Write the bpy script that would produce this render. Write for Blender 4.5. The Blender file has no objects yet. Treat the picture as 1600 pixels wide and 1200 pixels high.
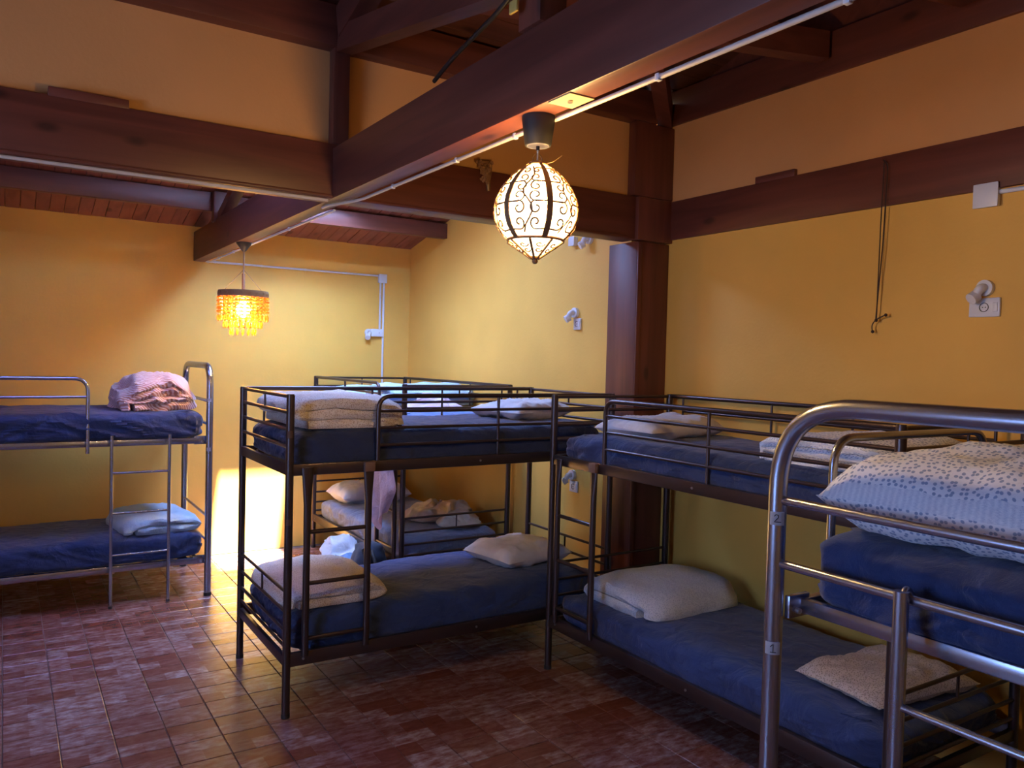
import bpy, bmesh, math, random
from mathutils import Vector, Matrix, noise
random.seed(7)
S = bpy.context.scene
COL = S.collection
PI = math.pi

# ------------------------------------------------------------------ camera
CAMZ = 1.79
def vsub(a, b): return Vector((a[0]-b[0], a[1]-b[1], a[2]-b[2]))
_vx = Vector((1940., 12., 1242.)).normalized()
_vy = Vector((-795., -58., 1242.)); _vy = (_vy - _vx*_vy.dot(_vx)).normalized()
_vz = _vx.cross(_vy)
if _vz.y > 0: _vz = -_vz
right = Vector((_vx.x, _vy.x, _vz.x)); down = Vector((_vx.y, _vy.y, _vz.y)); fwd = Vector((_vx.z, _vy.z, _vz.z))
cd = bpy.data.cameras.new('camera'); cam = bpy.data.objects.new('camera', cd); COL.objects.link(cam)
m = Matrix.Identity(4)
for i in range(3):
    m[i][0] = right[i]; m[i][1] = -down[i]; m[i][2] = -fwd[i]
m[2][3] = CAMZ
cam.matrix_world = m
cd.lens = 1242/1600*36; cd.sensor_width = 36; cd.clip_start = .05
S.camera = cam
def ppx(p):
    v = Vector(p) - Vector((0, 0, CAMZ)); d = v.dot(fwd)
    if d < .1: return None
    return 800+1242*v.dot(right)/d, 600+1242*v.dot(down)/d, d

# ------------------------------------------------------------------ colour management, sky, daylight
S.view_settings.view_transform = 'Standard'; S.view_settings.look = 'None'
S.view_settings.gamma = 1; S.view_settings.use_curve_mapping = False
S.view_settings.exposure = 0.0
S.cycles.max_bounces = 8; S.cycles.diffuse_bounces = 5; S.cycles.transparent_max_bounces = 12
S.cycles.sample_clamp_indirect = 6
W = bpy.data.worlds.new('sky'); S.world = W; W.use_nodes = True
bg = W.node_tree.nodes['Background']; bg.inputs[0].default_value = (.36, .56, 1.0, 1); bg.inputs[1].default_value = 9.0

def sun(d, e, col, ang):
    l = bpy.data.lights.new('sun', 'SUN'); l.energy = e; l.color = col; l.angle = math.radians(ang)
    o = bpy.data.objects.new('sun', l); COL.objects.link(o)
    o.location = (2, 3, 8); o.rotation_euler = Vector(d).to_track_quat('-Z', 'Y').to_euler(); return o
def area(name, loc, d, sx, sy, e, col):
    l = bpy.data.lights.new(name, 'AREA'); l.shape = 'RECTANGLE'; l.size = sx; l.size_y = sy; l.energy = e; l.color = col
    o = bpy.data.objects.new(name, l); COL.objects.link(o)
    o.location = loc; o.rotation_euler = Vector(d).to_track_quat('-Z', 'Y').to_euler(); return o
sun((-.28, 1.1, -2.8), 110, (1, .97, .95), 1.2)
# skylight openings in the lean-to roof: x0, x1, y0, y1
SKY = [(1.82, 2.50, 5.28, 6.38), (-.15, .75, 4.62, 5.60)]
def roofz(y): return 2.87 + (7.28-y)*math.tan(math.radians(12.5))
for k, (x0, x1, y0, y1) in enumerate(SKY):
    yc = (y0+y1)/2
    area('daylight_panel', ((x0+x1)/2, yc+.05, roofz(yc)+.28), (0, .2, -1), x1-x0-.04, y1-y0-.04, (205, 14)[k], (.26, .46, 1.0))
area('daylight_panel', (2.17, 4.60, 3.78), (0, .90, -.42), 1.0, .8, 270, (.33, .53, 1.0))  # extra tilted panel above the roof, added to brighten the purlin and back wall
area('daylight_panel', (-2.32, 1.6, 1.65), (1, 0, -.05), 1.5, 1.3, 46, (.26, .46, 1.0))

# ------------------------------------------------------------------ materials
MATS = {}
def nmat(name):
    mt = bpy.data.materials.new(name); mt.use_nodes = True; MATS[name] = mt
    nt = mt.node_tree; b = nt.nodes['Principled BSDF']; return mt, nt, b
def N(nt, t, **k):
    n = nt.nodes.new(t)
    for a, v in k.items():
        if a.startswith('i_'):
            key = a[2:]; key = int(key) if key.isdigit() else key.replace('_', ' ')
            n.inputs[key].default_value = v
        else: setattr(n, a, v)
    return n
def L(nt, a, b): nt.links.new(a, b)
def coord(nt, which='Object', scale=(1, 1, 1)):
    tc = N(nt, 'ShaderNodeTexCoord'); mp = N(nt, 'ShaderNodeMapping'); mp.inputs['Scale'].default_value = scale
    L(nt, tc.outputs[which], mp.inputs['Vector']); return mp.outputs[0]
def ramp(nt, fac, stops):
    r = N(nt, 'ShaderNodeValToRGB'); e = r.color_ramp.elements
    while len(e) > len(stops): e.remove(e[-1])
    while len(e) < len(stops): e.new(1)
    for q, (p, c) in zip(e, stops): q.position = p; q.color = (*c, 1)
    L(nt, fac, r.inputs[0]); return r.outputs[0]
def bump(nt, b, h, strength=.2, dist=.01):
    bp = N(nt, 'ShaderNodeBump'); bp.inputs['Strength'].default_value = strength; bp.inputs['Distance'].default_value = dist
    L(nt, h, bp.inputs['Height']); L(nt, bp.outputs[0], b.inputs['Normal']); return bp
def plaster(name, c, var=.12):
    mt, nt, b = nmat(name); v = coord(nt)
    n = N(nt, 'ShaderNodeTexNoise', i_Scale=1.3, i_Detail=4.); L(nt, v, n.inputs['Vector'])
    c2 = tuple(x*(1-var) for x in c); L(nt, ramp(nt, n.outputs[0], [(.35, c2), (.65, c)]), b.inputs['Base Color'])
    n2 = N(nt, 'ShaderNodeTexNoise', i_Scale=55., i_Detail=5.); L(nt, v, n2.inputs['Vector']); bump(nt, b, n2.outputs[0], .25, .004)
    b.inputs['Roughness'].default_value = .55; b.inputs['Specular IOR Level'].default_value = .3; return mt
plaster('yellow_paint', (.85, .485, .10)); plaster('ochre_wall', (.70, .355, .135));  # ochre: darker, redder tone for the walls above the timber beams
def wood(name, c1, c2, axis=0, rough=.45, sc=1.):
    mt, nt, b = nmat(name); s = [9*sc]*3; s[axis] = .7*sc; v = coord(nt, scale=tuple(s))
    oi = N(nt, 'ShaderNodeObjectInfo'); ad = N(nt, 'ShaderNodeVectorMath', operation='ADD'); ml = N(nt, 'ShaderNodeMath', operation='MULTIPLY'); ml.inputs[1].default_value = 20
    L(nt, oi.outputs['Random'], ml.inputs[0]); L(nt, v, ad.inputs[0]); L(nt, ml.outputs[0], ad.inputs[1])
    n = N(nt, 'ShaderNodeTexNoise', i_Scale=1.6, i_Detail=6., i_Distortion=.6); L(nt, ad.outputs[0], n.inputs['Vector'])
    L(nt, ramp(nt, n.outputs[0], [(.3, c1), (.7, c2)]), b.inputs['Base Color'])
    # knots
    s2 = [5.]*3; s2[axis] = 2.2; v2 = coord(nt, scale=tuple(s2)); vo = N(nt, 'ShaderNodeTexVoronoi', i_Scale=1.); L(nt, v2, vo.inputs['Vector'])
    kn = ramp(nt, vo.outputs['Distance'], [(.06, (.25,)*3), (.14, (1,)*3)])
    mx = N(nt, 'ShaderNodeMix', data_type='RGBA', blend_type='MULTIPLY'); mx.inputs[0].default_value = .8
    rc = b.inputs['Base Color'].links[0].from_socket; L(nt, rc, mx.inputs[6]); L(nt, kn, mx.inputs[7]); L(nt, mx.outputs[2], b.inputs['Base Color'])
    bump(nt, b, n.outputs[0], .3, .004); b.inputs['Roughness'].default_value = rough; return mt
for ax in range(3):
    wood('beam_'+'xyz'[ax], (.090, .024, .016), (.165, .046, .030), ax)
wood('board_y', (.20, .060, .035), (.34, .115, .070), 1); wood('board_x', (.10, .035, .025), (.17, .06, .04), 0)
def metal(name, c, rough, met=.9, coat=0.):
    mt, nt, b = nmat(name); b.inputs['Base Color'].default_value = (*c, 1); b.inputs['Metallic'].default_value = met
    b.inputs['Roughness'].default_value = rough; b.inputs['Coat Weight'].default_value = coat
    v = coord(nt); n = N(nt, 'ShaderNodeTexNoise', i_Scale=90.); L(nt, v, n.inputs['Vector']); bump(nt, b, n.outputs[0], .05, .001); return mt
metal('dark_steel', (.085, .062, .062), .33, .75); metal('grey_steel', (.40, .43, .54), .27, .95); metal('bright_steel', (.5, .5, .52), .3)
metal('bronze', (.30, .15, .06), .5, .2); metal('brass_wire', (.45, .30, .14), .35, .9)
def flat(name, c, rough=.6, spec=.4):
    mt, nt, b = nmat(name); b.inputs['Roughness'].default_value = rough; b.inputs['Specular IOR Level'].default_value = spec
    v = coord(nt); n = N(nt, 'ShaderNodeTexNoise', i_Scale=6., i_Detail=3.); L(nt, v, n.inputs['Vector'])
    L(nt, ramp(nt, n.outputs[0], [(.3, tuple(x*.9 for x in c)), (.7, c)]), b.inputs['Base Color']); return mt
flat('white_plastic', (.72, .74, .80), .35); flat('black_plastic', (.025, .022, .022), .5); flat('grey_dark', (.035, .032, .03), .6); flat('cream_plastic', (.75, .68, .55), .5)
flat('cream_pipe', (.60, .54, .50), .4); flat('paper', (.72, .72, .78), .8); flat('ink', (.02, .02, .03), .8); flat('string', (.05, .025, .02), .8); flat('tape', (.16, .09, .065), .6); flat('yellow_tag', (.6, .42, .1), .6)
flat('straw', (.30, .15, .07), .9); flat('grout', (.20, .13, .115), .9); flat('bare_wood', (.62, .42, .22), .6); flat('cable', (.012, .01, .01), .5)
def set_uv(o, uvs):
    l = o.data.uv_layers.new(name='uv')
    for lp in o.data.loops: l.data[lp.index].uv = uvs[lp.vertex_index]
def fabric(name, c, c2=None, sc=300., rough=.9, sheen=.2, wr=.5, mode=None):
    mt, nt, b = nmat(name); v = coord(nt); c2 = c2 or tuple(x*.85 for x in c)
    b.inputs['Roughness'].default_value = rough; b.inputs['Sheen Weight'].default_value = sheen; b.inputs['Specular IOR Level'].default_value = .25
    w = N(nt, 'ShaderNodeTexNoise', i_Scale=7., i_Detail=4., i_Distortion=1.2); L(nt, v, w.inputs['Vector'])
    fine = N(nt, 'ShaderNodeTexNoise', i_Scale=sc, i_Detail=2.); L(nt, v, fine.inputs['Vector'])
    if mode == 'dots':
        vo = N(nt, 'ShaderNodeTexVoronoi', i_Scale=66.); vo.voronoi_dimensions = '2D'; vo.inputs['Randomness'].default_value = .7; L(nt, coord(nt, 'UV'), vo.inputs['Vector']); cc = ramp(nt, vo.outputs['Distance'], [(.24, c2), (.33, c)])
    elif mode == 'speck':
        vo = N(nt, 'ShaderNodeTexVoronoi', i_Scale=150.); L(nt, v, vo.inputs['Vector']); cc = ramp(nt, vo.outputs['Distance'], [(.30, c2), (.45, c)])
    elif mode == 'stripe':
        dv = N(nt, 'ShaderNodeTexWave', i_Scale=24., i_Distortion=1.2, i_Detail=1.); dv.bands_direction = 'DIAGONAL'; L(nt, v, dv.inputs['Vector']); cc = ramp(nt, dv.outputs[0], [(.45, c2), (.6, c)])
    else: cc = ramp(nt, w.outputs[0], [(.3, c2), (.7, c)])
    L(nt, cc, b.inputs['Base Color'])
    ad = N(nt, 'ShaderNodeMath', operation='MULTIPLY_ADD'); ad.inputs[1].default_value = .06; L(nt, fine.outputs[0], ad.inputs[0]); L(nt, w.outputs[0], ad.inputs[2])
    bump(nt, b, ad.outputs[0], wr, .02); return mt
fabric('navy_sheet', (.028, .050, .150), (.020, .036, .110), wr=1.); fabric('blue_sheet', (.10, .17, .36), (.08, .14, .30)); fabric('grey_sheet', (.17, .20, .30), wr=1.); fabric('black_sheet', (.024, .034, .085), wr=1.)
fabric('cream_quilt', (.62, .56, .52), (.36, .28, .22), mode='speck'); fabric('dotted_cotton', (.74, .76, .84), (.27, .34, .52), mode='dots'); fabric('red_stripe', (.78, .62, .62), (.50, .24, .20), mode='stripe')
fabric('pale_blue_cotton', (.42, .54, .66), (.30, .42, .55), mode='speck'); fabric('grey_blue_cotton', (.50, .54, .62), (.33, .38, .48), mode='speck')
fabric('white_cotton', (.62, .60, .64), (.52, .50, .54)); fabric('beige_speck', (.48, .42, .38), (.24, .20, .18), mode='speck'); fabric('aqua_cotton', (.55, .75, .78), (.45, .66, .74))
fabric('pink_towel', (.68, .52, .60), (.58, .44, .52), sc=600, wr=.8); fabric('blue_cloth', (.20, .30, .48)); fabric('dark_cloth', (.03, .035, .055)); fabric('red_cloth', (.30, .05, .06)); fabric('beige_cloth', (.56, .48, .40), (.40, .32, .25))
def emis(name, c, s):
    mt, nt, b = nmat(name); b.inputs['Base Color'].default_value = (*c, 1); b.inputs['Emission Color'].default_value = (*c, 1); b.inputs['Emission Strength'].default_value = s; return mt
mt, nt, b = nmat('glowing_shade'); nt.nodes.remove(b); o = nt.nodes['Material Output']
e1 = N(nt, 'ShaderNodeEmission'); e1.inputs[0].default_value = (1, .74, .42, 1); e1.inputs[1].default_value = 9.; t2 = N(nt, 'ShaderNodeBsdfTransparent'); mx = N(nt, 'ShaderNodeMixShader'); mx.inputs[0].default_value = .6
L(nt, e1.outputs[0], mx.inputs[1]); L(nt, t2.outputs[0], mx.inputs[2]); L(nt, mx.outputs[0], o.inputs[0]); emis('glowing_bulb', (1, .66, .30), 160)
mt, nt, b = nmat('amber_glass'); nt.nodes.remove(b); o = nt.nodes['Material Output']
t1 = N(nt, 'ShaderNodeBsdfTranslucent'); t1.inputs[0].default_value = (1, .40, .07, 1); t2 = N(nt, 'ShaderNodeBsdfTransparent'); t2.inputs[0].default_value = (1, .72, .38, 1)
t3 = N(nt, 'ShaderNodeBsdfGlossy'); t3.inputs['Roughness'].default_value = .08; mx = N(nt, 'ShaderNodeMixShader'); mx.inputs[0].default_value = .45; mx2 = N(nt, 'ShaderNodeMixShader'); mx2.inputs[0].default_value = .12
L(nt, t1.outputs[0], mx.inputs[1]); L(nt, t2.outputs[0], mx.inputs[2]); L(nt, mx.outputs[0], mx2.inputs[1]); L(nt, t3.outputs[0], mx2.inputs[2]); L(nt, mx2.outputs[0], o.inputs[0])
mt, nt, b = nmat('pane_glass'); nt.nodes.remove(b); o = nt.nodes['Material Output']
t2 = N(nt, 'ShaderNodeBsdfTransparent'); t3 = N(nt, 'ShaderNodeBsdfGlossy'); t3.inputs['Roughness'].default_value = .02; mx = N(nt, 'ShaderNodeMixShader'); mx.inputs[0].default_value = .07
L(nt, t2.outputs[0], mx.inputs[1]); L(nt, t3.outputs[0], mx.inputs[2]); L(nt, mx.outputs[0], o.inputs[0])
mt, nt, b = nmat('diffuser_pane'); nt.nodes.remove(b); o = nt.nodes['Material Output']
t1 = N(nt, 'ShaderNodeBsdfTranslucent'); t1.inputs[0].default_value = (.33, .38, .64, 1); L(nt, t1.outputs[0], o.inputs[0])  # blue-tinted diffuser added to the unseen left roof window, softens its sun
# floor tile: printed brick strips, mottled blocks and a small stamped square on every tile
mt, nt, b = nmat('floor_tile'); tc = N(nt, 'ShaderNodeTexCoord'); oi = N(nt, 'ShaderNodeObjectInfo'); geo = N(nt, 'ShaderNodeNewGeometry')
br = N(nt, 'ShaderNodeTexBrick'); br.offset = .5; br.offset_frequency = 2
for k_, v_ in (('Scale', 1.), ('Mortar Size', .0016), ('Mortar Smooth', .3), ('Bias', -.05), ('Brick Width', .2175), ('Row Height', .1)): br.inputs[k_].default_value = v_
br.inputs['Color1'].default_value = (0, 0, 0, 1); br.inputs['Color2'].default_value = (1, 1, 1, 1); br.inputs['Mortar'].default_value = (.5, .5, .5, 1)
L(nt, geo.outputs['Position'], br.inputs['Vector'])
br2 = N(nt, 'ShaderNodeTexBrick'); br2.offset = .35; br2.offset_frequency = 3
for k_, v_ in (('Scale', 1.), ('Mortar Size', .0012), ('Mortar Smooth', .2), ('Bias', -.45), ('Brick Width', .072), ('Row Height', .0667)): br2.inputs[k_].default_value = v_
br2.inputs['Color1'].default_value = (0, 0, 0, 1); br2.inputs['Color2'].default_value = (1, 1, 1, 1); br2.inputs['Mortar'].default_value = (0, 0, 0, 1); L(nt, geo.outputs['Position'], br2.inputs['Vector'])
mp = N(nt, 'ShaderNodeMapping'); mp.inputs['Scale'].default_value = (9, 22, 9); L(nt, geo.outputs['Position'], mp.inputs['Vector'])
mo = N(nt, 'ShaderNodeTexNoise', i_Scale=1.4, i_Detail=5., i_Roughness=.65); L(nt, mp.outputs[0], mo.inputs['Vector'])
mott = ramp(nt, mo.outputs[0], [(.36, (.19, .060, .045)), (.50, (.27, .16, .145)), (.66, (.40, .33, .34))]); red = ramp(nt, mo.outputs[0], [(.3, (.13, .035, .022)), (.7, (.20, .062, .040))])
m1 = N(nt, 'ShaderNodeMix', data_type='RGBA'); L(nt, br.outputs['Color'], m1.inputs[0]); L(nt, mott, m1.inputs[7]); L(nt, red, m1.inputs[6])
m2 = N(nt, 'ShaderNodeMix', data_type='RGBA'); rr = N(nt, 'ShaderNodeSeparateColor'); L(nt, br2.outputs['Color'], rr.inputs[0]); gt = N(nt, 'ShaderNodeMath', operation='GREATER_THAN'); gt.inputs[1].default_value = .86
L(nt, rr.outputs[0], gt.inputs[0]); L(nt, gt.outputs[0], m2.inputs[0]); L(nt, m1.outputs[2], m2.inputs[6])
sp = N(nt, 'ShaderNodeTexNoise', i_Scale=140., i_Detail=3.); L(nt, geo.outputs['Position'], sp.inputs['Vector']); L(nt, ramp(nt, sp.outputs[0], [(.42, (.11, .08, .07)), (.55, (.33, .29, .28))]), m2.inputs[7])
L(nt, m2.outputs[2], b.inputs['Base Color']); b.inputs['Roughness'].default_value = .27; b.inputs['Specular IOR Level'].default_value = .6
hm = N(nt, 'ShaderNodeMath', operation='MULTIPLY_ADD'); hm.inputs[1].default_value = .6; L(nt, mo.outputs[0], hm.inputs[0]); L(nt, gt.outputs[0], hm.inputs[2])
bump(nt, b, hm.outputs[0], .35, .003)

# ------------------------------------------------------------------ builders
def put(name, bm, mat, parent=None, smooth=True, **props):
    me = bpy.data.meshes.new(name); bmesh.ops.recalc_face_normals(bm, faces=bm.faces[:]); bm.to_mesh(me); bm.free()
    if smooth:
        for p in me.polygons: p.use_smooth = True
        try: me.set_sharp_from_angle(angle=math.radians(38))
        except Exception: pass
    if not isinstance(mat, (list, tuple)): mat = [mat]
    for q in mat: me.materials.append(MATS[q])
    o = bpy.data.objects.new(name, me); COL.objects.link(o)
    if parent: o.parent = parent
    for k, v in props.items(): o[k] = v
    return o
def thing(name, label, cat, loc=(0, 0, 0), rz=0, group=None):
    o = bpy.data.objects.new(name, None); COL.objects.link(o); o.empty_display_size = .1; o.location = loc; o.rotation_euler = (0, 0, rz)
    o['label'] = label; o['category'] = cat
    if group: o['group'] = group
    return o
def box(bm, x0, x1, y0, y1, z0, z1, bev=0.):
    vs = [bm.verts.new(p) for p in ((x0, y0, z0), (x1, y0, z0), (x1, y1, z0), (x0, y1, z0), (x0, y0, z1), (x1, y0, z1), (x1, y1, z1), (x0, y1, z1))]
    fs = [bm.faces.new([vs[i] for i in f]) for f in ((0, 3, 2, 1), (4, 5, 6, 7), (0, 1, 5, 4), (1, 2, 6, 5), (2, 3, 7, 6), (3, 0, 4, 7))]
    if bev: bmesh.ops.bevel(bm, geom=list({e for f in fs for e in f.edges}), offset=bev, segments=2, affect='EDGES', profile=.5)
    return vs
def bxo(*a, bev=0.):
    bm = bmesh.new(); box(bm, *a, bev=bev); return bm
def obox(bm, a, b, w, h, up=(0, 0, 1)):
    """beam with rectangular section from a to b"""
    a = Vector(a); b = Vector(b); d = (b-a).normalized(); s = d.cross(Vector(up)).normalized(); u = s.cross(d)
    vs = [bm.verts.new(p + s*x*w/2 + u*y*h/2) for p in (a, b) for x, y in ((-1, -1), (1, -1), (1, 1), (-1, 1))]
    for f in ((0, 1, 2, 3), (7, 6, 5, 4), (0, 4, 5, 1), (1, 5, 6, 2), (2, 6, 7, 3), (3, 7, 4, 0)): bm.faces.new([vs[i] for i in f])
def fil(pts, rad, seg=6):
    pts = [Vector(p) for p in pts]; out = [pts[0]]
    for i in range(1, len(pts)-1):
        p = pts[i]; a = (pts[i-1]-p); b_ = (pts[i+1]-p); r = min(rad, a.length*.49, b_.length*.49); a = a.normalized()*r; b_ = b_.normalized()*r
        for k in range(seg+1):
            t = k/seg; out.append((p+a)*(1-t)**2 + p*2*t*(1-t) + (p+b_)*t*t)
    return out + [pts[-1]]
def tube(bm, pts, r, seg=10, cap=True, closed=False):
    pts = [Vector(p) for p in pts]; n = len(pts); rings = []; ref = None
    for i, p in enumerate(pts):
        if closed: d = pts[(i+1) % n]-pts[i-1]
        else: d = pts[min(i+1, n-1)]-pts[max(i-1, 0)]
        d.normalize()
        if ref is None: ref = Vector((0, 0, 1)) if abs(d.z) < .9 else Vector((1, 0, 0))
        ref = (ref - d*ref.dot(d)).normalized(); s = d.cross(ref)
        rr_ = r(i/(n-1)) if callable(r) else r
        rings.append([bm.verts.new(p + (ref*math.cos(2*PI*k/seg)+s*math.sin(2*PI*k/seg))*rr_) for k in range(seg)])
    for i in range(n if closed else n-1):
        A, B = rings[i], rings[(i+1) % n]
        for k in range(seg): bm.faces.new((A[k], A[(k+1) % seg], B[(k+1) % seg], B[k]))
    if cap and not closed: bm.faces.new(rings[0][::-1]); bm.faces.new(rings[-1])
def tb(*tubes):
    bm = bmesh.new()
    for pts, r in tubes: tube(bm, pts, r)
    return bm
def lathe(bm, prof, cx=0, cy=0, seg=32, close=True):
    rings = [[bm.verts.new((cx+r*math.cos(2*PI*k/seg), cy+r*math.sin(2*PI*k/seg), z)) for k in range(seg)] for r, z in prof]
    for A, B in zip(rings, rings[1:]):
        for k in range(seg): bm.faces.new((A[k], A[(k+1) % seg], B[(k+1) % seg], B[k]))
    if close: bm.faces.new(rings[0][::-1]); bm.faces.new(rings[-1])
def fbm(p, o=3): return noise.fractal(Vector(p), 1., 2., o)

# ---- soft things
def rbox(sx, sy, sz, n=26, e=7., ez=4., disp=None):
    """rounded box standing on z=0, centred in x,y"""
    bm = bmesh.new(); bmesh.ops.create_cube(bm, size=2)
    bmesh.ops.subdivide_edges(bm, edges=bm.edges[:], cuts=n, use_grid_fill=True)
    for v in bm.verts:
        x, y, z = v.co
        k = (abs(x)**e + abs(y)**e)**(1/e); mx_ = max(abs(x), abs(y), 1e-9); q = mx_/max(k, 1e-9); x *= q; y *= q
        rxy = max(abs(x), abs(y)); kk = (rxy**ez + abs(z)**ez)**(1/ez); q = max(rxy, abs(z))/max(kk, 1e-9); x *= q; y *= q; z *= q
        p = Vector((x*sx/2, y*sy/2, (z+1)*sz/2))
        if disp: p = disp(p, Vector((x, y, z)))
        v.co = p
    return bm
def mattress(name, label, mat, x0, x1, y0, y1, z0, z1, seed, sag=.008, wr=.012):
    sx, sy, sz = x1-x0, y1-y0, z1-z0
    def ridge(q, o=3): return max(0., 1-abs(fbm(q, o))*3.2)
    def d(p, u):
        side = max(abs(u.x), abs(u.y)); al = p.x if abs(u.y) > abs(u.x) else p.y
        out = Vector((u.x if abs(u.x) > abs(u.y) else 0, u.y if abs(u.y) >= abs(u.x) else 0, 0))
        if side > .8 and abs(u.z) < .98:
            k = fbm((al*2.6+seed*3, p.z*5, seed)); g_ = ridge((al*4.5+p.z*9*(1 if fbm((al*.9, seed, 0)) > 0 else -1)+seed, p.z*2.5, seed*2))
            g2 = ridge((al*11+seed, p.z*4, seed))
            p = p + out*(k*wr*1.2 + g_*wr*.9 + g2*wr*.35 - .004)
        if u.z > .3:
            cr = ridge((p.x*2.2+seed*4, p.y*3.4+p.x*1.7, seed)); c2 = ridge((p.x*5-p.y*3, p.y*6+seed, 2.))
            p.z += fbm((p.x*2+seed, p.y*2, 0))*sag*1.2 + cr*.006 + c2*.0025
        if u.z > 0 and side > .85: p.z -= .012*((side-.85)/.15)**2
        p.z = max(0, p.z)
        return p
    bm = rbox(sx, sy, sz, 54, 14., 6., d)
    o = put(name, bm, mat, label=label, category='mattress'); o.location = ((x0+x1)/2, (y0+y1)/2, z0); return o
def pillow(name, label, mat, loc, sx, sy, sz, rz=0, seed=1, cat='pillow', wr=.016, tilt=0., corner=.11, group=None):
    bm = bmesh.new(); n = 44; g = {}; uvs = []
    for s in (1, -1):
        for i in range(n+1):
            for j in range(n+1):
                u = -1+2*i/n; v = -1+2*j/n
                if s == -1 and (i in (0, n) or j in (0, n)): g[s, i, j] = g[1, i, j]; continue
                pin = 1-corner*(abs(v)**2 * (1-abs(u))**.0) * (1-abs(u)**2) - .0
                px_ = u*(1-.10*(1-abs(v)**2)*-1*0 - corner*.5*(1-v*v)*(abs(u)**3)); py_ = v*(1-corner*.5*(1-u*u)*(abs(v)**3))
                t = ((1-u**4)*(1-v**4))
                t = max(t, 0)**.55
                edge = max(abs(u), abs(v))
                q = Vector((u*1.6+seed*3.1, v*1.6+seed, s*1.3))
                k = fbm(q*.9, 3)*wr*1.3
                # radial gathers near the rim
                ang = math.atan2(v, u); k += math.sin(ang*17+seed+3*fbm((u*2, v*2, seed)))*wr*.28*edge**2*(1-edge**6)
                k += max(0, 1-abs(fbm((u*2.0+v*1.1+seed, v*1.3, 5+s), 2))*3.4)*wr*.55 - wr*.2
                z = s*t*sz/2*(1.15 if s > 0 else .85) + k*min(1, t*1.5)
                g[s, i, j] = bm.verts.new((px_*sx/2, py_*sy/2, z)); uvs.append((u*sx*.58, v*sy*.58+s*3))
    for s in (1, -1):
        for i in range(n):
            for j in range(n):
                f = [g[s, i, j], g[s, i+1, j], g[s, i+1, j+1], g[s, i, j+1]]
                f = list(dict.fromkeys(f))
                if len(f) > 2:
                    try: bm.faces.new(f if s > 0 else f[::-1])
                    except ValueError: pass
    uvd = {}
    for s in (1, -1):
        for i in range(n+1):
            for j in range(n+1): uvd[g[s, i, j]] = [0, 0]
    for s in (1, -1):
        h = n//2
        for q in range(n+1):
            for sg in (1, -1):
                au = av = 0
                for k_ in range(1, h+1):
                    au += (g[s, h+sg*k_, q].co-g[s, h+sg*(k_-1), q].co).length; uvd[g[s, h+sg*k_, q]][0] = sg*au+(5 if s < 0 else 0)
                    av += (g[s, q, h+sg*k_].co-g[s, q, h+sg*(k_-1)].co).length; uvd[g[s, q, h+sg*k_]][1] = sg*av
    uvs = [tuple(uvd[v]) for v in bm.verts]
    # settle on what carries it
    zmin = min(v.co.z for v in bm.verts)
    for v in bm.verts:
        v.co.z = max(v.co.z, zmin*.72) - zmin*.72
        v.co.z += v.co.x*tilt if tilt else 0
    if tilt:
        z0 = min(v.co.z for v in bm.verts)
        for v in bm.verts: v.co.z -= z0
    o = put(name, bm, mat, label=label, category=cat); set_uv(o, uvs)
    if group: o['group'] = group
    o.location = loc; o.rotation_euler = (0, 0, rz); return o
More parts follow.
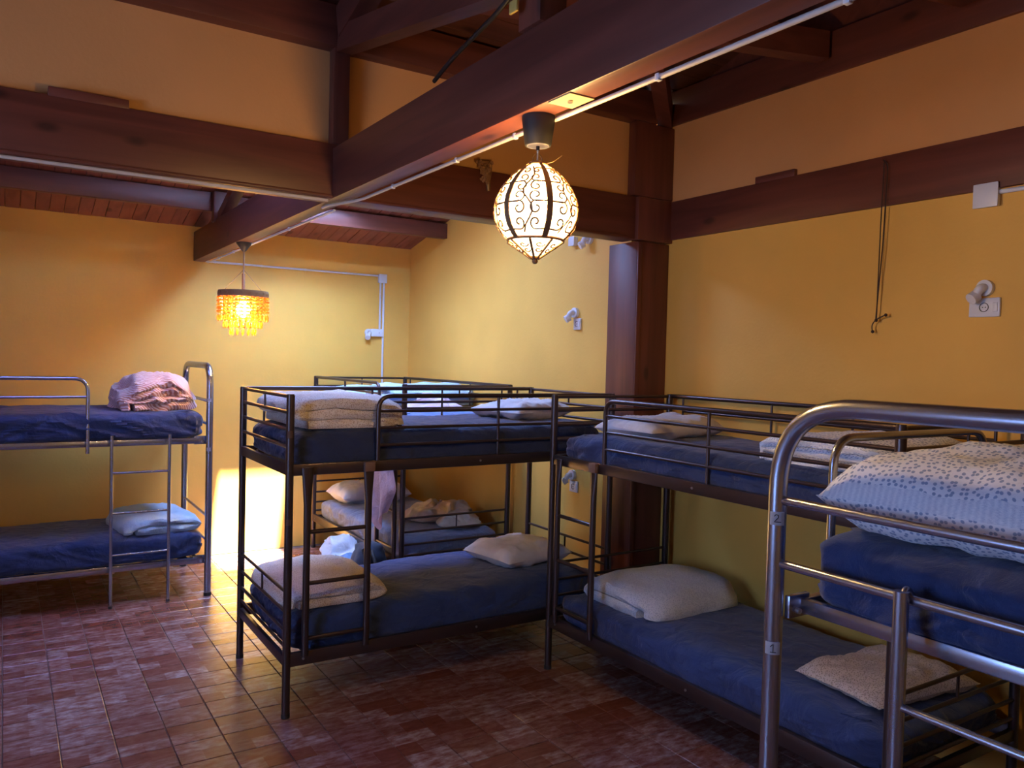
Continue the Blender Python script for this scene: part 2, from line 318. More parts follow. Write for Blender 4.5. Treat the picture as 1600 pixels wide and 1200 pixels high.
def folded(name, label, mat, loc, L_, W_, th, passes, rz=0, seed=1, amp=.02, cat='duvet', crown=.25, skew=0., wrap=True):
    """one long padded cloth folded back and forth: the folds show at both ends of the y axis"""
    rt = th/2; cl = []; a = L_/2
    for k in range(passes):
        z = rt + k*th*1.0; xs = [-a+rt, a-rt]
        if k % 2: xs = xs[::-1]
        sh = skew*k; m_ = 18
        for i in range(m_+1): 
            t = i/m_; cl.append((xs[0]*(1-t)+xs[1]*t + sh, z))
        if k < passes-1:
            s = 1 if xs[1] > 0 else -1
            for i in range(1, 6):
                an = -PI/2 + PI*i/6; cl.append((xs[1]+sh+s*math.cos(an)*rt*1.5, z+rt+math.sin(an)*rt))
    if wrap:  # top pass comes down over one end
        s = 1 if cl[-1][0] > cl[-2][0] else -1; x, z = cl[-1]
        for i in range(1, 7): an = PI/2*i/6; cl.append((x+s*math.sin(an)*rt*1.9, z-(1-math.cos(an))*rt*1.6))
        zz = cl[-1][1]
        for i in range(1, 6): cl.append((cl[-1][0], zz - (zz-rt*.6)*i/5))
    n = len(cl); prof = []
    def nrm(i):
        p = cl[max(i-1, 0)]; q = cl[min(i+1, n-1)]; d = (q[0]-p[0], q[1]-p[1]); l = math.hypot(*d) or 1; return (-d[1]/l, d[0]/l)
    hw = rt*.93
    up_ = [(cl[i][0]+nrm(i)[0]*hw, cl[i][1]+nrm(i)[1]*hw) for i in range(n)]; dn = [(cl[i][0]-nrm(i)[0]*hw, cl[i][1]-nrm(i)[1]*hw) for i in range(n)]
    uvs = []; bm = bmesh.new(); ny = 26; H = passes*th; rings = []
    for j in range(-1, ny+2):
        v = max(-1, min(1, -1+2*j/ny)); cap = j in (-1, ny+1)
        ring = []; arc = 0; lp_ = None
        for side in (up_, dn[::-1]):
            for i, (x, z) in enumerate(side):
                if cap:
                    c = cl[i] if side is up_ else cl[n-1-i]; x = c[0]+(x-c[0])*.35; z = c[1]+(z-c[1])*.35
                u = x/a; hz = z/H
                edge = 1-.05*abs(v)**6
                xx = x*(edge - .05*(1-(2*hz-1)**2)*0); zz = z*(1-crown*(abs(u)**3)*.55 - crown*(abs(v)**4)*.45)
                yy = v*W_/2*(1-.05*abs(u)**4) + (math.copysign(.012, v) if cap else 0)
                q = Vector((xx*4+seed*5, yy*4, zz*9+seed))
                nx = fbm(q)*amp; nz = fbm(q+Vector((9, 3, 1)))*amp; nyy = fbm(q*1.6+Vector((1, 7, 4)))*amp*1.3*abs(v)**2
                rd = abs(fbm((xx*9+seed, yy*3.2, seed), 3)); nz += (rd-.2)*amp*.9*hz
                arc += math.hypot(x-lp_[0], z-lp_[1]) if lp_ else 0; lp_ = (x, z); uvs.append((arc, yy + (math.copysign(.03, v) if cap else 0)))
                ring.append(bm.verts.new((xx+nx, yy+nyy, max(0.001, zz+nz*min(1, hz*4)))))
        rings.append(ring)
    m_ = len(rings[0])
    for A, B in zip(rings, rings[1:]):
        for k in range(m_): bm.faces.new((A[k], A[(k+1) % m_], B[(k+1) % m_], B[k]))
    for R_ in (rings[0], rings[-1]):
        for i in range(n-1):
            bm.faces.new((R_[i], R_[i+1], R_[m_-2-i], R_[m_-1-i]))
    o = put(name, bm, mat, label=label, category=cat); set_uv(o, uvs); o.location = loc; o.rotation_euler = (0, 0, rz); return o
def heap(name, label, mat, loc, sx, sy, sz, seed, cat='clothes', rz=0):
    def d(p, u):
        q = Vector((p.x*5.5+seed, p.y*5.5, p.z*5.5)); r = 1-abs(fbm(q, 2))*1.3
        k = (abs(math.sin(q.x*1.3+3*fbm(q*.5)))*.3+.7)
        p.z *= max(.12, (1-.55*(u.x**2+u.y**2)))*(.55+.6*r)*k; p.x += fbm(q+Vector((4, 0, 0)), 2)*.06; p.y += fbm(q+Vector((0, 4, 0)), 2)*.06
        p.z = max(p.z, .002); return p
    bm = rbox(sx, sy, sz, 34, 2.4, 2.6, d); o = put(name, bm, mat, label=label, category=cat); o.location = loc; o.rotation_euler = (0, 0, rz); return o

# ------------------------------------------------------------------ room shell
RX, FX, PY, BY = 3.66, 3.42, 3.85, 7.28       # near right wall, far right wall, partition plane, back wall
LX, NY = -2.25, -1.6; TOPZ = 3.31
def struct(name, bm, mat, label, smooth=False): return put(name, bm, mat, None, smooth, kind='structure', label=label)
struct('wall_back', bxo(LX, FX+.2, BY, BY+.12, 0, 3.3), 'yellow_paint', 'yellow back wall behind the left bunk and amber lamp')
struct('wall_right', bxo(RX, RX+.15, NY, PY+.27, 0, 2.60), 'yellow_paint', 'near right wall, yellow below the timber beam')
bm = bmesh.new(); box(bm, RX, RX+.15, NY, PY+.27, 2.60, TOPZ+.1); struct('wall_right_upper', bm, 'ochre_wall', 'ochre strip of the near right wall above the timber beam')
struct('wall_right_far', bxo(FX, FX+.15, PY+.1, BY, 0, 3.75), 'yellow_paint', 'far right wall beyond the timber post, lit by skylight')
struct('wall_partition', bxo(LX, FX+.02, PY+.06, PY+.13, 2.60, 3.66), 'ochre_wall', 'ochre infill wall above the cross beam')
struct('wall_front', bxo(LX-.1, RX+.15, NY-.12, NY, 0, 5.5), 'yellow_paint', 'yellow wall behind the viewer')
# left wall with a window opening y .85..2.35, z .95..2.35
bm = bmesh.new()
for a in ((NY, .85, 0, 5.3), (2.35, BY, 0, 3.6), (.85, 2.35, 0, .95), (.85, 2.35, 2.35, 4.6)): box(bm, LX-.12, LX, *a)
struct('wall_left', bm, 'yellow_paint', 'yellow wall on the left, outside the picture, with a window')
bm = bmesh.new()
for a in ((.85, .91, .95, 2.35), (2.29, 2.35, .95, 2.35), (.85, 2.35, .95, 1.01), (.85, 2.35, 2.29, 2.35), (1.57, 1.63, .95, 2.35)): box(bm, LX-.10, LX-.03, *a)
wf = struct('window_1', bm, 'beam_z', 'timber window in the left wall'); put('pane', bxo(LX-.07, LX-.065, .9, 2.3, 1, 2.3), 'pane_glass', wf, False)
# floor: base slab + tiles
fl = struct('floor', bxo(LX, RX+.1, NY, BY+.05, -.10, -.006), 'grout', 'brown and brick red tiled floor')
PXP, PYP = .2175, .20; TX0, TY0 = .44-.2175*13, -1.60
tiles = []
for i in range(28):
    for j in range(45):
        x = TX0+i*PXP; y = TY0+j*PYP
        if x+PXP > RX+.05 or x < LX or y+PYP > BY+.02: continue
        q = [ppx((x+a*PXP, y+b_*PYP, 0)) for a, b_ in ((0, 0), (1, 0), (1, 1), (0, 1))]
        ar = 0
        if all(q) and any(-20 < s[0] < 1620 and 0 < s[1] < 1215 for s in q):
            ar = abs(sum(q[k][0]*q[(k+1) % 4][1]-q[(k+1) % 4][0]*q[k][1] for k in range(4)))/2
            if x > 3.3: ar = 0
        tiles.append((ar, x, y))
tiles.sort(key=lambda t: -t[0])
def tilebm(bm, x, y, dz=0.):
    g = .0022; c = .002; x0, x1, y0, y1 = x+g, x+PXP-g, y+g, y+PYP-g
    lo = [bm.verts.new(p) for p in ((x0, y0, -.006), (x1, y0, -.006), (x1, y1, -.006), (x0, y1, -.006))]
    mi = [bm.verts.new((v.co.x, v.co.y, -.0015+dz)) for v in lo]
    hi = [bm.verts.new(p) for p in ((x0+c, y0+c, dz), (x1-c, y0+c, dz), (x1-c, y1-c, dz), (x0+c, y1-c, dz))]
    for A, B in ((lo, mi), (mi, hi)):
        for k in range(4): bm.faces.new((A[k], A[(k+1) % 4], B[(k+1) % 4], B[k]))
    bm.faces.new(hi)
bm = bmesh.new(); tilebm(bm, -PXP/2, -PYP/2); t0 = put('tile', bm, 'floor_tile', fl, False)
t0.location = (tiles[0][1]+PXP/2, tiles[0][2]+PYP/2, 0)
for ar, x, y in tiles[1:298]:
    t = t0.copy(); COL.objects.link(t); t.parent = fl; t.location = (x+PXP/2, y+PYP/2, random.uniform(-.0004, .0004)); t.rotation_euler = (random.uniform(-.0012, .0012), random.uniform(-.0012, .0012), 0)
bm = bmesh.new()
for ar, x, y in tiles[298:]: tilebm(bm, x, y)
put('tile_field', bm, 'floor_tile', fl, False, kind='stuff')

# timber frame
def beam(name, bm, mat, label): return put(name, bm, mat, None, True, kind='structure', label=label)
def bx1(*a): return bxo(*a, bev=.004)
post = beam('timber_post', bx1(3.385, RX-.002, PY, PY+.28, 0, 2.565), 'beam_z', 'dark reddish timber post between the two right walls')
put('post_top', bx1(3.33, RX-.004, PY-.02, PY+.05, 2.845, TOPZ), 'beam_z', post)
put('trim_strip', bx1(3.385, 3.42, PY-.012, PY, 0, 2.56), 'beam_z', post)
put('beam_block', bx1(3.36, RX-.004, PY-.03, PY+.05, 2.57, 2.84), 'beam_z', post)
cb = beam('cross_beam', bx1(LX, 3.385, PY, PY+.15, 2.573, 2.84), 'beam_x', 'long horizontal cross beam carrying the upper wall')
put('patch_board', bx1(.15, .455, PY-.003, PY+.05, 2.835, 2.875), 'beam_x', cb)
put('ledge_batten', bx1(LX, 3.3, PY-.008, PY, 2.575, 2.59), 'beam_x', cb)
rb = beam('wall_beam', bx1(RX-.022, RX+.02, NY, PY-.02, 2.592, 2.838), 'beam_y', 'reddish beam running along the near right wall')
put('patch_board', bx1(RX-.026, RX+.02, 2.87, 3.14, 2.835, 2.875), 'beam_y', rb)
beam('upper_post', bx1(1.37, 1.452, PY-.01, PY+.06, 2.84, TOPZ+.02), 'beam_z', 'short upright post above the cross beam')
beam('top_plate', bx1(LX, 3.5, PY-.03, PY+.14, TOPZ, 3.51), 'beam_x', 'dark plate beam on top of the ochre infill wall')
beam('top_plate', bx1(RX-.02, RX+.15, NY, PY+.1, TOPZ+.02, 3.55), 'beam_y', 'dark plate beam on top of the near right wall')
mb = beam('main_beam', bx1(1.375, 1.47, NY, BY, 2.57, 2.82), 'beam_y', 'deep timber beam running from the viewer to the back wall')
put('bare_patch', bxo(1.378, 1.468, 1.88, 1.99, 2.566, 2.572), 'bare_wood', mb, False, label='pale unpainted patch with a bolt hole')
put('bolt', tb((((1.42, 1.935, 2.560), (1.42, 1.935, 2.572)), .008)), 'grey_steel', mb)
# king post and struts on the main beam
kp = beam('king_post', bx1(1.36, 1.46, 2.02, 2.14, 2.82, 3.75), 'beam_z', 'upright post standing on the main beam with loose cables')
bm = bmesh.new(); obox(bm, (1.41, 3.80, 3.34), (1.41, 2.1, 3.02), .08, .12); beam('strut', bm, 'beam_y', 'inclined strut from the upper post to the king post')
bm = bmesh.new(); obox(bm, (1.41, 3.80, 3.42), (1.41, -1.2, 4.72), .09, .16); beam('rafter', bm, 'beam_y', 'central rafter over the main beam')
bm = bmesh.new(); obox(bm, (3.72, 3.97, 3.36), (1.5, 2.0, 4.0), .09, .15); beam('hip_rafter', bm, 'beam_x', 'hip rafter rising from the timber post corner')
for (a, c, lb) in (((3.62, 2.70, 3.47), (1.45, 3.35, 3.47), 'second'), ((3.62, 1.95, 3.50), (1.45, 2.5, 3.50), 'first')):
    bm = bmesh.new(); obox(bm, a, c, .09, .14); beam('roof_joist', bm, 'beam_x', 'dark roof joist meeting the right plate, %s from the viewer' % lb)
bm = bmesh.new(); obox(bm, (-1.5, 2.6, 3.5), (1.38, 3.3, 3.5), .09, .14); beam('roof_joist', bm, 'beam_x', 'dark roof joist left of the king post')
# lean-to: purlin, stub post, brace
PUY = 6.50
beam('purlin', bx1(LX, 1.375, PUY, PUY+.07, 2.885, 3.03), 'beam_x', 'purlin under the lean-to roof left of the main beam')
beam('purlin', bx1(1.47, FX, PUY, PUY+.07, 2.885, 3.02), 'beam_x', 'purlin lit by the skylight right of the main beam')
beam('stub_post', bx1(1.36, 1.47, PUY-.06, PUY+.02, 2.80, 3.03), 'beam_z', 'stub post on the main beam under the purlin')
bm = bmesh.new(); obox(bm, (1.42, 6.40, 2.83), (1.42, 5.35, 3.18), .08, .07); beam('brace', bm, 'beam_y', 'pale edged diagonal brace above the main beam')
# lean-to ceiling of boards running down the slope, with two roof windows
bm = bmesh.new()
def slope_box(bm, x0, x1, y0, y1, dz0, dz1):
    vs = [bm.verts.new((x, y, roofz(y)+dz)) for dz in (dz0, dz1) for x, y in ((x0, y0), (x1, y0), (x1, y1), (x0, y1))]
    for f in ((0, 3, 2, 1), (4, 5, 6, 7), (0, 1, 5, 4), (1, 2, 6, 5), (2, 3, 7, 6), (3, 0, 4, 7)): bm.faces.new([vs[i] for i in f])
xs = sorted([LX, FX+.1] + [v for s in SKY for v in s[:2]])
for x0, x1 in zip(xs, xs[1:]):
    hole = next((s for s in SKY if s[0] == x0), None)
    if hole: slope_box(bm, x0, x1, PY+.1, hole[2], .02, .16); slope_box(bm, x0, x1, hole[3], BY, .02, .16)
    else: slope_box(bm, x0, x1, PY+.1, BY, .02, .16)
ce = struct('ceiling', bm, 'beam_y', 'sloping board ceiling of the lean-to beyond the cross beam')
x = LX; w = .098
while x < FX:
    segs = [(PY+.13, BY)]
    for s in SKY:
        if x+w > s[0]-.02 and x < s[1]+.02: segs = [(PY+.13, s[2]), (s[3], BY)]
    for y0, y1 in segs:
        bm = bmesh.new(); slope_box(bm, x+.0025, min(x+w, FX)-.0025, y0, y1, -.004+random.uniform(-.0015, .0015), .02); put('board', bm, 'board_y', ce, False)
    x += w
for k, (x0, x1, y0, y1) in enumerate(SKY):
    bm = bmesh.new()
    for a in ((x0-.03, x0+.03, y0-.03, y1+.03), (x1-.03, x1+.03, y0-.03, y1+.03), (x0-.03, x1+.03, y0-.03, y0+.03), (x0-.03, x1+.03, y1-.03, y1+.03)): slope_box(bm, *a, -.012, .21)
    wn = struct('window_%d' % (k+2), bm, 'board_y', ('roof window right of the main beam', 'roof window left of the main beam')[k])
    bm = bmesh.new(); slope_box(bm, x0, x1, y0, y1, .165, .171); put('pane', bm, ('pane_glass', 'diffuser_pane')[k], wn, False)
# high ceiling over the near room
RS = math.tan(math.radians(17))
bm = bmesh.new()
def quad(bm, *p): bm.faces.new([bm.verts.new(q) for q in p])
A0, A1, A2, A3 = (LX-.1, PY+.14, 3.50), (RX+.15, PY+.14, 3.50), (.7, -1.6, 3.50+(PY+.14+1.6)*RS), (RX+.15, -1.7, 3.50)
hz = lambda y: 3.50+(PY+.14-y)*RS
box_top = []
vs = [bm.verts.new((x, y, hz(y)+dz)) for dz in (0.03, .12) for x, y in ((LX-.1, PY+.14), (RX+.15, PY+.14), (RX+.15, NY-.1), (LX-.1, NY-.1))]
for f in ((0, 3, 2, 1), (4, 5, 6, 7), (0, 1, 5, 4), (1, 2, 6, 5), (2, 3, 7, 6), (3, 0, 4, 7)): bm.faces.new([vs[i] for i in f])
ch = struct('ceiling.001', bm, 'beam_x', 'high dark board ceiling over the near room')
y = PY+.12
while y > NY:
    bm = bmesh.new(); y1 = y-.145
    vs = [bm.verts.new((x_, yy, hz(yy)+dz)) for dz in (0.008, .03) for x_, yy in ((LX, y), (RX+.1, y), (RX+.1, y1+.006), (LX, y1+.006))]
    for f in ((0, 3, 2, 1), (4, 5, 6, 7), (0, 1, 5, 4), (1, 2, 6, 5), (2, 3, 7, 6), (3, 0, 4, 7)): bm.faces.new([vs[i] for i in f])
    put('board', bm, 'board_x', ch, False); y = y1
bm = bmesh.new(); quad(bm, (RX+.1, NY, 3.5), (RX+.1, PY+.1, 3.5), (RX+.1, PY+.1, 3.7), (RX+.1, NY, 5.3)); 
vs = list(bm.verts); r_ = bmesh.ops.extrude_face_region(bm, geom=bm.faces[:]); bmesh.ops.translate(bm, vec=(.08, 0, 0), verts=[v for v in r_['geom'] if isinstance(v, bmesh.types.BMVert)])
struct('wall_gable', bm, 'beam_x', 'dark boarding above the right plate beam')
bm = bmesh.new(); quad(bm, (LX, NY, 4.8), (LX, PY+.1, 3.4), (LX, PY+.1, 3.7), (LX, NY, 5.3))
r_ = bmesh.ops.extrude_face_region(bm, geom=bm.faces[:]); bmesh.ops.translate(bm, vec=(-.08, 0, 0), verts=[v for v in r_['geom'] if isinstance(v, bmesh.types.BMVert)])
struct('wall_gable.001', bm, 'beam_x', 'dark boarding above the left wall')

# ------------------------------------------------------------------ bunk beds
def copy_tree(o):
    c = o.copy(); COL.objects.link(c)
    for ch_ in o.children:
        d = copy_tree(ch_); d.parent = c
    return c
def dark_bunk(label, loc, rz, Ln, Wd, ladder_far=False, mat='dark_steel', group=None):
    t = thing('bunk_bed', label, 'bunk bed', loc, rz, group); H = 1.59; R = .020
    fx = (lambda x: Ln-x) if ladder_far else (lambda x: x)
    P = lambda n, b_: put(n, b_, mat, t)
    for x in (0, Ln):
        for y in (0, Wd):
            bm = bmesh.new(); tube(bm, [(x, y, .012), (x, y, H)], R, 14); tube(bm, [(x, y, H-.001), (x, y, H+.006)], R*.86, 12); po = P('post', bm)
            put('foot_cap', tb((((x, y, 0), (x, y, .022)), R*1.12)), 'black_plastic', po)
        for z in (1.583, 1.505, 1.42, 1.335): P('end_rail', tb((((x, 0, z), (x, Wd, z)), .0095)))
        for z in (.617, .517, .423, .345): P('end_rail', tb((((x, 0, z), (x, Wd, z)), .0085)))
        P('stay', tb((((x, Wd*.5, 1.505), (x, Wd*.5, 1.583)), .006))); P('stay', tb((((x, Wd*.5, .517), (x, Wd*.5, .617)), .006)))
        P('end_beam', bxo(x-.012, x+.012, 0, Wd, 1.195, 1.25, bev=.004)); P('end_beam', bxo(x-.012, x+.012, 0, Wd, .25, .30, bev=.004))
    for y, s in ((0, -1), (Wd, 1)):
        for z0, z1 in ((1.195, 1.252), (.25, .318)):
            o_ = P('side_beam', bxo(0, Ln, y-.013, y+.013, z0, z1, bev=.004))
            for bx_ in (.08, Ln*.53, Ln-.08): put('bolt', tb((((bx_, y-.018, (z0+z1)/2), (bx_, y+.018, (z0+z1)/2)), .006)), 'bright_steel', o_)
    # front guard with rounded corner beside the ladder
    g0, g1 = (fx(.46), fx(Ln-.01))
    P('guard_rail', tb((fil([(g0, 0, 1.22), (g0, 0, 1.586), (g1, 0, 1.586)], .075), .0125)))
    for z in (1.507, 1.420, 1.330): P('guard_rail', tb((((g0, 0, z), (g1, 0, z)), .0085)))
    P('stay', tb((((fx(1.19), 0, 1.24), (fx(1.19), 0, 1.586)), .0085)))
    # wall side guard
    P('guard_rail', tb((((0, Wd, 1.586), (Ln, Wd, 1.586)), .0125))); P('guard_rail', tb((((.12, Wd, 1.497), (Ln-.12, Wd, 1.497)), .0085)))
    for x in (.12, .8, 1.30, Ln-.12): P('stay', tb((((x, Wd, 1.24), (x, Wd, 1.586)), .007)))
    # ladder with flattened flared heads
    for x in (.085, .405):
        xx = fx(x)
        bm = bmesh.new(); tube(bm, [(xx, -.022, z) for z in (.30, .40, .8, 1.05, 1.12, 1.16, 1.20, 1.235)], lambda q: .0175 if q < .45 else .0175, 12)
        for v in bm.verts:
            k = max(0, (v.co.z-1.03)/.2); k2 = max(0, (.40-v.co.z)/.1)
            v.co.x = xx+(v.co.x-xx)*(1+.75*k); v.co.y = -.022+(v.co.y+.022)*(1-.45*k-.3*k2)
        P('ladder_leg', bm)
    for z in (.915, .66, .385): P('rung', tb((((fx(.085), -.022, z), (fx(.405), -.022, z)), .011)))
    for x in [.15+k*(Ln-.3)/9 for k in range(10)]:
        P('slat', bxo(x-.03, x+.03, .013, Wd-.013, 1.198, 1.208)); P('slat', bxo(x-.03, x+.03, .013, Wd-.013, .262, .272))
    return t
BX, BYY, BL, BW = 1.18, 3.835, 2.02, .90
bunkB = dark_bunk('dark steel bunk bed in the middle with its ladder at the left end', (BX, BYY, 0), 0, BL, BW)
CX, CY, CL = 2.68, 3.72, 2.10
bunkC = dark_bunk('dark steel bunk bed along the near right wall beside the timber post', (CX, CY, 0), -PI/2, CL, .90, mat='dark_steel')
FXx, FYy = 2.44, 7.17
bunkF = dark_bunk('steel bunk bed in the far right corner with a towel hanging on it', (FXx, FYy, 0), -PI/2, 1.93, .90, ladder_far=True)

def silver_bunk(label, loc, kind, mat='grey_steel'):
    """tubular bunk, long axis x, the visible hoop end at x=0"""
    t = thing('bunk_bed', label, 'bunk bed', loc); Wd = .93; Ln = kind['len']; s = kind['dir']; H = 1.69; R = .0245
    P = lambda n, b_, m=mat: put(n, b_, m, t)
    for x in (0, s*Ln):
        ho = P('hoop_end', (lambda bm: (tube(bm, fil([(x, 0, .012), (x, 0, H), (x, Wd, H), (x, Wd, .012)], kind['rad'], 12), R, 16), bm)[1])(bmesh.new()))
        for y in (0, Wd):
            put('foot_cap', tb((((x, y, 0), (x, y, .025)), R*1.15)), 'black_plastic', ho)
        for z, r in ((1.432, .0125), (1.262, .0125), (.58, .010), (.40, .010)): P('end_rail', tb((((x, 0, z), (x, Wd, z)), r)))
    for z1 in (1.165, .285):
        for y, d in ((.03, 1), (Wd-.03, -1)):
            bm = bmesh.new(); box(bm, *sorted((s*.07, s*(Ln-.07))), y-.015, y+.015, z1-.045, z1, bev=.006); P('side_beam', bm)
            for x in (0, s*Ln):
                ss = s if x == 0 else -s
                b1 = P('bracket', bxo(*sorted((x+ss*.015, x+ss*.10)), y-.008, y+.008, z1-.05, z1+.012, bev=.003)); put('bolt', tb((((x+ss*.045, y-.02, z1-.03), (x+ss*.045, y+.02, z1-.03)), .008)), 'bright_steel', b1)
        for x in (s*.075, s*(Ln-.075)): P('end_beam', bxo(x-.012, x+.012, .03, Wd-.03, z1-.04, z1, bev=.005))
        for k in range(8):
            x = s*(.15+k*(Ln-.3)/7); P('slat', bxo(x-.03, x+.03, .03, Wd-.03, z1-.03, z1-.02))
    a, b_, y = kind['guard']; gz = 1.59
    P('guard_rail', tb((fil([(a, y, 1.08), (a, y, gz), (b_, y, gz), (b_, y, 1.08)], .09, 8), .0125))); P('guard_rail', tb((((a, y, gz-.125), (b_, y, gz-.125)), .0085)))
    if kind['ladder'][0] == 'side':
        x0, x1 = kind['ladder'][1:]; 
        for x in (x0, x1):
            lg = P('ladder_leg', tb((((x, -.025, .01), (x, -.025, 1.20)), .0115))); put('foot_cap', tb((((x, -.025, 0), (x, -.025, .02)), .0135)), 'black_plastic', lg)
        for z in (.94, .66, .37): P('rung', tb((((x0, -.025, z), (x1, -.025, z)), .008)))
    else:
        y0, y1 = kind['ladder'][1:]
        for y in (y0, y1): P('ladder_leg', tb((((-.03, y, .01), (-.03, y, 1.285)), .0175)))
        for y in (y0, y1): P('hook', tb((fil([(-.03, y, 1.27), (-.01, y, 1.29), (.012, y, 1.27)], .01), .008)))
        for z in (1.02, .75, .48, .21): P('rung', tb((((-.03, y0, z), (-.03, y1, z)), .0095)))
    return t
AX, AY = 1.275, 6.08
bunkA = silver_bunk('grey tubular bunk bed against the back wall at the left', (AX, AY, 0), dict(len=2.0, dir=-1, rad=.15, guard=(-.79, -1.55, .0), ladder=('side', -.645, -.275)))
DX, DY = 1.76, .475
bunkD = silver_bunk('large silver tubular bunk bed in the right foreground with numbered labels', (DX, DY, 0), dict(len=1.84, dir=1, rad=.23, guard=(.235, 1.06, .93), ladder=('end', .555, .25)))
bunkD_y1 = DY+.93

# numbered stickers and tape
def sticker(parent, loc, w, h, rz, strokes=None, mat='paper', curve=.0):
    """a small label wrapped round the tube at loc (centre on the tube axis, radius r)"""
    r = curve; bm = bmesh.new(); n = 8; g = []
    span = w/r
    for i in range(n+1):
        a = rz - span/2 + span*i/n; x = loc[0]+math.cos(a)*r; y = loc[1]+math.sin(a)*r
        g.append([bm.verts.new((x, y, loc[2]-h/2)), bm.verts.new((x, y, loc[2]+h/2))])
    for p, q in zip(g, g[1:]): bm.faces.new((p[0], q[0], q[1], p[1]))
    bmesh.ops.solidify(bm, geom=bm.faces[:], thickness=.0008)
    o = put('number_label', bm, mat, parent)
    if strokes:
        bm = bmesh.new()
        for st in strokes:
            pts = []
            for i in range(len(st)-1):
                for k in range(4):
                    t = k/4; pts.append((st[i][0]*(1-t)+st[i+1][0]*t, st[i][1]*(1-t)+st[i+1][1]*t))
            pts.append(st[-1])
            tube(bm, [(loc[0]+math.cos(rz-u/r)*(r+.001), loc[1]+math.sin(rz-u/r)*(r+.001), loc[2]+v) for u, v in pts], .0011, 5) if 0 else tube(bm, [(loc[0]+math.cos(rz+u/r)*(r+.001), loc[1]+math.sin(rz+u/r)*(r+.001), loc[2]+v) for u, v in pts], .0011, 5)
        put('handwritten_digit', bm, 'ink', o)
    return o
face = math.atan2(-1.0, -1.25)  # towards the viewer
two = [[(-.007, .006), (-.003, .011), (.003, .009), (.003, .003), (-.007, -.009), (.010, -.009)]]
one = [[(-.006, .004), (.001, .012), (.001, -.010)], [(-.006, -.010), (.009, -.010)]]
def loc_in(o, x, y, z): return (x-o.location.x, y-o.location.y, z)
sticker(bunkD, (0, .93, 1.385), .040, .036, face, two, curve=.0262); sticker(bunkD, (0, .93, 1.035), .042, .034, face, one, curve=.0262)
sticker(bunkA, (0, 0, 1.44), .030, .022, -2.0, None, curve=.0262); sticker(bunkA, (0, 0, 1.08), .030, .026, -2.0, None, curve=.0262)
sticker(bunkB, (0, 0, 1.40), .030, .035, -1.9, None, 'tape', curve=.0212); sticker(bunkB, (0, 0, .97), .028, .03, -1.9, None, 'tape', curve=.0212)
sticker(bunkC, (CL, 0, 1.40), .03, .035, -1.9+PI/2, [[(-.003, .01), (.002, -.01)]], curve=.0212)
for bk, x in ((bunkB, .405), (bunkC, .405)): put('logo_clip', bxo(x-.028, x+.028, -.040, -.014, 1.20, 1.25, bev=.004), 'tape', bk)

# ------------------------------------------------------------------ mattresses and bedding
mattress('mattress', 'thick dark blue sheeted mattress on the upper level of the middle bunk', 'black_sheet', BX+.03, BX+BL-.03, BYY+.025, BYY+BW-.03, 1.21, 1.42, 1)
mattress('mattress', 'blue sheeted mattress on the lower level of the middle bunk', 'navy_sheet', BX+.03, BX+BL-.03, BYY+.025, BYY+BW-.03, .275, .50, 2)
mattress('mattress', 'navy mattress on the upper level of the bunk by the timber post', 'navy_sheet', CX+.025, CX+.87, CY-CL+.03, CY-.03, 1.21, 1.385, 3, wr=.016)
mattress('mattress', 'navy mattress on the lower level of the bunk by the timber post', 'navy_sheet', CX+.025, CX+.87, CY-CL+.03, CY-.03, .275, .46, 4, wr=.014)
mattress('mattress', 'pale blue mattress on the upper level of the far corner bunk', 'blue_sheet', FXx+.025, FXx+.87, FYy-1.90, FYy-.03, 1.21, 1.38, 5)
mattress('mattress', 'grey blue mattress on the lower level of the far corner bunk', 'grey_sheet', FXx+.025, FXx+.87, FYy-1.90, FYy-.03, .275, .47, 6)
mattress('mattress', 'blue mattress on the upper level of the left bunk', 'navy_sheet', AX-1.93, AX-.03, AY+.0, AY+.88, 1.15, 1.36, 7, wr=.016)
mattress('mattress', 'dark blue mattress on the lower level of the left bunk', 'navy_sheet', AX-1.93, AX-.03, AY+.02, AY+.88, .27, .475, 8)
mattress('mattress', 'navy mattress on the silver bunk in the foreground', 'navy_sheet', DX+.06, DX+1.79, DY+.045, DY+.885, 1.125, 1.365, 9, wr=.014)

folded('duvet', 'cream patterned duvet folded in layers at the left end of the middle upper bunk', 'cream_quilt', (BX+.335, BYY+.43, 1.415), .54, .74, .058, 3, seed=1, amp=.014, crown=.22)
pillow('pillow', 'white pillow lying at the right end of the middle upper bunk', 'white_cotton', (BX+1.66, BYY+.46, 1.415), .56, .44, .12, .25, seed=2)
folded('duvet', 'cream quilt folded at the left end of the middle lower bunk', 'cream_quilt', (BX+.30, BYY+.43, .50), .50, .72, .052, 2, seed=4, amp=.012, crown=.3)
pillow('pillow', 'white pillow at the right end of the middle lower bunk', 'white_cotton', (BX+1.62, BYY+.42, .50), .54, .46, .15, .15, seed=5)
pillow('pillow', 'white speckled pillow on the upper bunk by the timber post', 'white_cotton', (CX+.44, CY-.42, 1.38), .66, .42, .12, .12, seed=6)
folded('duvet', 'rolled grey blue duvet on the lower bunk by the timber post', 'grey_blue_cotton', (CX+.46, CY-.43, .455), .50, .70, .078, 2, rz=PI/2, seed=8, amp=.014, crown=.45)
folded('blanket', 'speckled blanket folded flat on the near end of the upper bunk by the right wall', 'dotted_cotton', (CX+.47, CY-CL+.43, 1.38), .55, .74, .042, 3, rz=PI/2+.05, seed=9, amp=.016, cat='blanket', crown=.2)
pillow('pillow', 'small beige speckled pillow on the lower bunk under the silver frame', 'beige_speck', (CX+.46, CY-CL+.30, .455), .62, .42, .11, -.10, seed=10)
